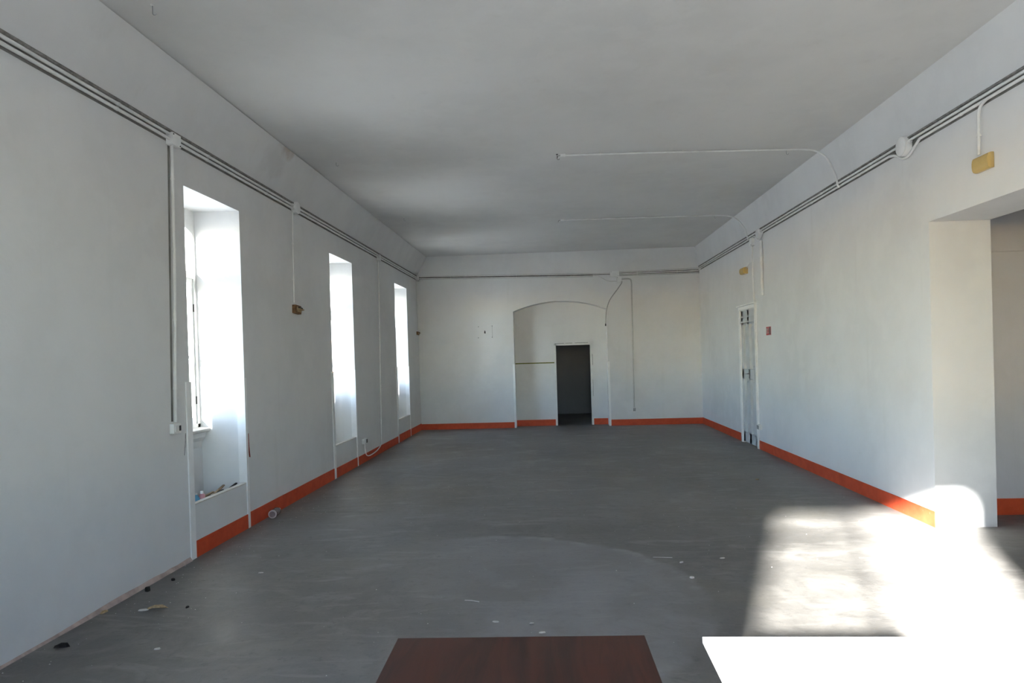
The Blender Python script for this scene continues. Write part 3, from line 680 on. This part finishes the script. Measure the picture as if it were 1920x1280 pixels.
# ceiling hooks and lamp points
def hook(x, y, label, L_=.07, dark=True):
    t = thing('ceiling_hook', (x, y, ZC), label, 'hook')
    obj('rose', B().lathe([(.014, 0), (.013, .005), (.006, .008)], (x, y, ZC), (0, 0, -1), 10), 'dark_metal' if dark else 'box_plastic', t)
    pts = [(x, y, ZC-.01), (x, y, ZC-L_*.6)]+[(x+.014-.014*math.cos(a), y, ZC-L_*.6-.014*math.sin(a)) for a in (.6, 1.2, 1.8, 2.4, 3.0)]
    obj('hook_wire', B().tube(pts, .003, 6), 'dark_metal' if dark else 'steel', t)
hook(-2.66, 4.54, 'ceiling hook nearest the viewer at top left', .10, False)
hook(-2.60, 8.33, 'ceiling hook above the gap between nearest and middle windows', .07, False)
hook(-2.50, 11.75, 'farthest small ceiling hook near the window wall', .08, False)
hook(.13, 8.45, 'ceiling hook at the end of the nearer ceiling conduit', .09)
hook(2.97, 8.68, 'ceiling hook near the bend of the nearer ceiling conduit', .09, False)
hook(3.02, 12.65, 'ceiling hook near the bend of the farther ceiling conduit', .08, False)
for (x, y, lab) in ((.15, 8.454, 'small white terminal block ending the nearer ceiling conduit'), (.20, 12.48, 'small white terminal block ending the farther ceiling conduit')):
    t = thing('terminal_block', (x, y, ZC), lab, 'terminal')
    obj('body', B().box(x+.02, x+.085, y-.022, y+.022, ZC-.032, ZC), 'box_plastic', t, bevel=.004); obj('wire_tail', B().tube([(x+.02, y, ZC-.016), (x-.01, y+.004, ZC-.02), (x-.02, y+.008, ZC-.05)], .003, 6), 'dark_metal', t)

# ================================================================ tables
def table(name, corner, w, d, ang, mat, label, thick=.022):
    # corner = far left corner of the top; the table runs towards the viewer
    cx, cy = corner; ca, sa = math.cos(ang), math.sin(ang)
    def T(x, y, z): return (cx+x*ca-y*sa, cy+x*sa+y*ca, z)
    t = thing(name, T(w/2, -d/2, 0), label, 'table')
    def bx(x0, x1, y0, y1, z0, z1): return B().hexa([T(x0, y0, z0), T(x0, y1, z0), T(x1, y1, z0), T(x1, y0, z0)], [T(x0, y0, z1), T(x0, y1, z1), T(x1, y1, z1), T(x1, y0, z1)])
    obj('tabletop', bx(0, w, -d, 0, .75-thick, .75), mat, t, bevel=.002)
    ap = bx(.05, w-.05, -.075, -.05, .66, .75-thick)
    for a in ((.05, w-.05, -d+.05, -d+.075), (.05, .075, -d+.05, -.05), (w-.075, w-.05, -d+.05, -.05)):
        k = bx(*a, .66, .75-thick); ap.add(k.v, k.f)
    obj('apron', ap, 'steel', t)
    for (lx_, ly_) in ((.07, -.07), (w-.07, -.07), (.07, -d+.07), (w-.07, -d+.07)):
        lg = obj('leg', B().tube([T(lx_, ly_, .012), T(lx_, ly_, .70)], .018, 10), 'steel', t, smooth=True)
        obj('foot_cap', B().tube([T(lx_, ly_, 0), T(lx_, ly_, .03)], .021, 10), 'black_plastic', lg)
table('table', (-.555, 2.302), .84, 1.60, .018, 'mahogany_laminate', 'dark reddish brown wood table at bottom centre')
table('table', (.473, 2.302), .84, 1.60, -.012, 'white_laminate', 'glaring white table in the sunlight at bottom right')

# ================================================================ litter
def bottle(c, axis, r, ln, mat, label, capm='white_paint', squash=1.):
    c = Vector(c); t = thing('plastic_bottle', tuple(c), label, 'bottle')
    prof = [(r*.55, 0), (r*.93, .004), (r, .02), (r, ln*.28), (r*.94, ln*.32), (r, ln*.36), (r, ln*.62), (r*.82, ln*.75), (r*.45, ln*.86), (r*.32, ln*.90), (r*.32, ln*.95)]
    obj('body', B().lathe(prof, c, axis, 18), mat, t, smooth=True)
    obj('base_ring', B().lathe([(r*.98, .002), (r*1.01, .008), (r*1.01, .02), (r*.98, .026)], c, axis, 18), 'sign_white', t, smooth=True)
    obj('cap', B().lathe([(r*.38, ln*.93), (r*.38, ln), (r*.33, ln*1.005)], c, axis, 12), capm, t, smooth=True)
bottle((-3.125, 7.33, .046), (-.10, 1, .0), .045, .26, 'clear_bottle', 'crushed clear plastic bottle lying against the red skirting')
# behind the parapet of the nearest window
bottle((-3.30, 6.085, .36), (-.05, .08, 1), .032, .17, 'blue_plastic', 'small blue bottle standing behind the parapet of the nearest window')
t = thing('spray_can', (-3.315, 6.21, .36), 'small pink container standing behind the parapet of the nearest window', 'can')
obj('body', B().lathe([(.026, 0), (.028, .004), (.028, .13), (.018, .145)], (-3.315, 6.21, .36), (0, 0, 1), 14), 'pink_plastic', t, smooth=True); obj('cap', B().lathe([(.015, .145), (.015, .165), (.012, .17)], (-3.315, 6.21, .36), (0, 0, 1), 12), 'white_paint', t, smooth=True)
t = thing('paper_cup', (-3.285, 5.99, .36), 'crumpled white cup in the near corner behind the parapet', 'cup')
obj('body', B().lathe([(.022, 0), (.030, .10), (.027, .102)], (-3.285, 5.99, .36), (.1, .0, 1), 12), 'white_paint', t, smooth=True); obj('rim', B().lathe([(.031, .096), (.033, .100), (.031, .104)], (-3.285, 5.99, .36), (.1, 0, 1), 12), 'sign_white', t)
laths = [((-3.275, 6.15, .445), (-3.275, 6.54, .475), 'longest dark lath leaning behind the parapet of nearest window', 'charred_scrap'), ((-3.29, 6.56, .43), (-3.282, 6.84, .485), 'thin dark lath nearest the far window jamb behind the parapet', 'charred_scrap'),
         ((-3.345, 6.32, .40), (-3.325, 6.66, .500), 'brownish lath rising behind the middle of the parapet', 'wood_scrap'), ((-3.40, 6.10, .42), (-3.38, 6.55, .455), 'pale lath lying against the recess back wall', 'wood_scrap')]
for (a, c_, lab, mt) in laths:
    a = Vector(a); c_ = Vector(c_); d = (c_-a).normalized(); s = d.cross(Vector((0, 0, 1))).normalized(); u = s.cross(d)
    q = B().hexa([a+s*i*.014+u*j*.007 for i, j in ((-1, -1), (1, -1), (1, 1), (-1, 1))], [c_+s*i*.010+u*j*.006 for i, j in ((-1, -1), (1, -1), (1, 1), (-1, 1))])
    tag(obj('wood_lath', q, mt), lab, 'wood scrap', 'laths behind the window parapet')

def chip(x, y, sx, sy, h, mat, label, cat, name, rot=None, curl=0.):
    n = 7; rot = rnd.uniform(0, 6.28) if rot is None else rot
    b0, t0 = [], []
    for k in range(n):
        a = 2*math.pi*k/n; r = rnd.uniform(.72, 1.1); px, py = math.cos(a)*r*sx, math.sin(a)*r*sy
        gx, gy = px*math.cos(rot)-py*math.sin(rot), px*math.sin(rot)+py*math.cos(rot)
        lift = curl*abs(math.sin(a))
        b0.append((x+gx, y+gy, .0005+lift)); t0.append((x+gx*.85, y+gy*.85, .0005+h+lift))
    q = B(); q.add(b0+t0+[(x, y, .0005+h*.9)], [tuple(range(n-1, -1, -1))]+[(k, (k+1) % n, n+(k+1) % n, n+k) for k in range(n)]+[(n+k, n+(k+1) % n, 2*n) for k in range(n)])
    return tag(obj(name, q, mat), label, cat)
chip(-2.83, 4.63, .075, .020, .010, 'dry_leaf', 'larger curled dry leaf on the floor near the left wall', 'leaf', 'dry_leaf', .35, .018)
chip(-2.91, 4.61, .035, .015, .008, 'plaster_chip', 'pale chip touching the larger dry leaf', 'chip', 'plaster_chip', .2)
chip(-3.165, 4.565, .035, .020, .010, 'dry_leaf', 'small tan leaf at the foot of the left wall', 'leaf', 'dry_leaf', 1.4, .006)
chip(-3.125, 5.01, .022, .018, .030, 'charred_scrap', 'small dark lump at the foot of the left wall', 'debris', 'dark_lump')
chip(-3.07, 5.26, .028, .016, .012, 'charred_scrap', 'flat dark scrap farther along the foot of the left wall', 'debris', 'dark_scrap')
chip(-3.05, 4.00, .050, .022, .014, 'charred_scrap', 'crumpled dark scrap nearest the bottom left corner', 'debris', 'dark_scrap', .3, .01)
chip(-2.62, 4.66, .020, .012, .008, 'charred_scrap', 'tiny dark bit right of the larger dry leaf', 'debris', 'dark_scrap')
chip(-2.43, 3.97, .024, .012, .006, 'plaster_chip', 'white plaster chip at lower left of the floor', 'chip', 'plaster_chip', .4)
chip(-2.42, 5.42, .022, .010, .006, 'plaster_chip', 'white plaster chip on the floor right of the nearest parapet', 'chip', 'plaster_chip', .2)
chip(1.005, 5.195, .022, .016, .010, 'plaster_chip', 'bright white chip on the floor left of the sun patch', 'chip', 'plaster_chip', .1)
chip(.995, 5.575, .022, .012, .008, 'plaster_chip', 'small white chip beside the straw on the floor', 'chip', 'plaster_chip', .6)
chip(1.35, 5.68, .026, .012, .006, 'plaster_chip', 'white flake at the left edge of the sun patch', 'chip', 'plaster_chip', .3)
chip(2.64, 9.12, .025, .018, .010, 'dry_leaf', 'lone pale bit on the far floor toward the door', 'chip', 'plaster_chip')
tag(obj('straw', B().tube([(.79, 5.72, .004), (.865, 5.712, .004), (.945, 5.70, .004)], .0028, 6), 'plaster_chip'), 'thin white straw lying on the floor beyond the tables', 'straw')
tag(obj('wood_splinter', B().tube([(-.66, 4.745, .006), (-.61, 4.735, .007), (-.555, 4.715, .005)], .0032, 6), 'plaster_chip'), 'pale curved splinter on the floor left of the brown table', 'splinter')
chip(-.178, 4.33, .022, .010, .006, 'plaster_chip', 'right one of two white chips beyond the brown table', 'chip', 'plaster_chip', .3)
chip(-.41, 4.36, .026, .010, .006, 'plaster_chip', 'left one of two white chips beyond the brown table', 'chip', 'plaster_chip', -.1)
chip(-.108, 4.185, .026, .010, .006, 'plaster_chip', 'white chip at the far edge of the brown table', 'chip', 'plaster_chip', .1)
# loose crumbs nobody could count
q = B()
for i in range(520):
    if rnd.random() < .35: x = XL+.03+abs(rnd.gauss(0, .25)); y = rnd.uniform(3.2, 16)
    else: x = rnd.uniform(-3.1, 3.4); y = rnd.uniform(2.6, 14)
    s = rnd.uniform(.002, .0055); a = rnd.uniform(0, 3.1); ca, sa = math.cos(a)*s, math.sin(a)*s
    q.add([(x+ca, y+sa, 0), (x-sa, y+ca, 0), (x-ca, y-sa, 0), (x+sa, y-ca, 0), (x, y, s*.9)], [(3, 2, 1, 0), (0, 1, 4), (1, 2, 4), (2, 3, 4), (3, 0, 4)])
tag(obj('plaster_crumbs', q, 'plaster_chip'), 'tiny pale plaster crumbs scattered over the grey floor', 'crumbs', kind='stuff')
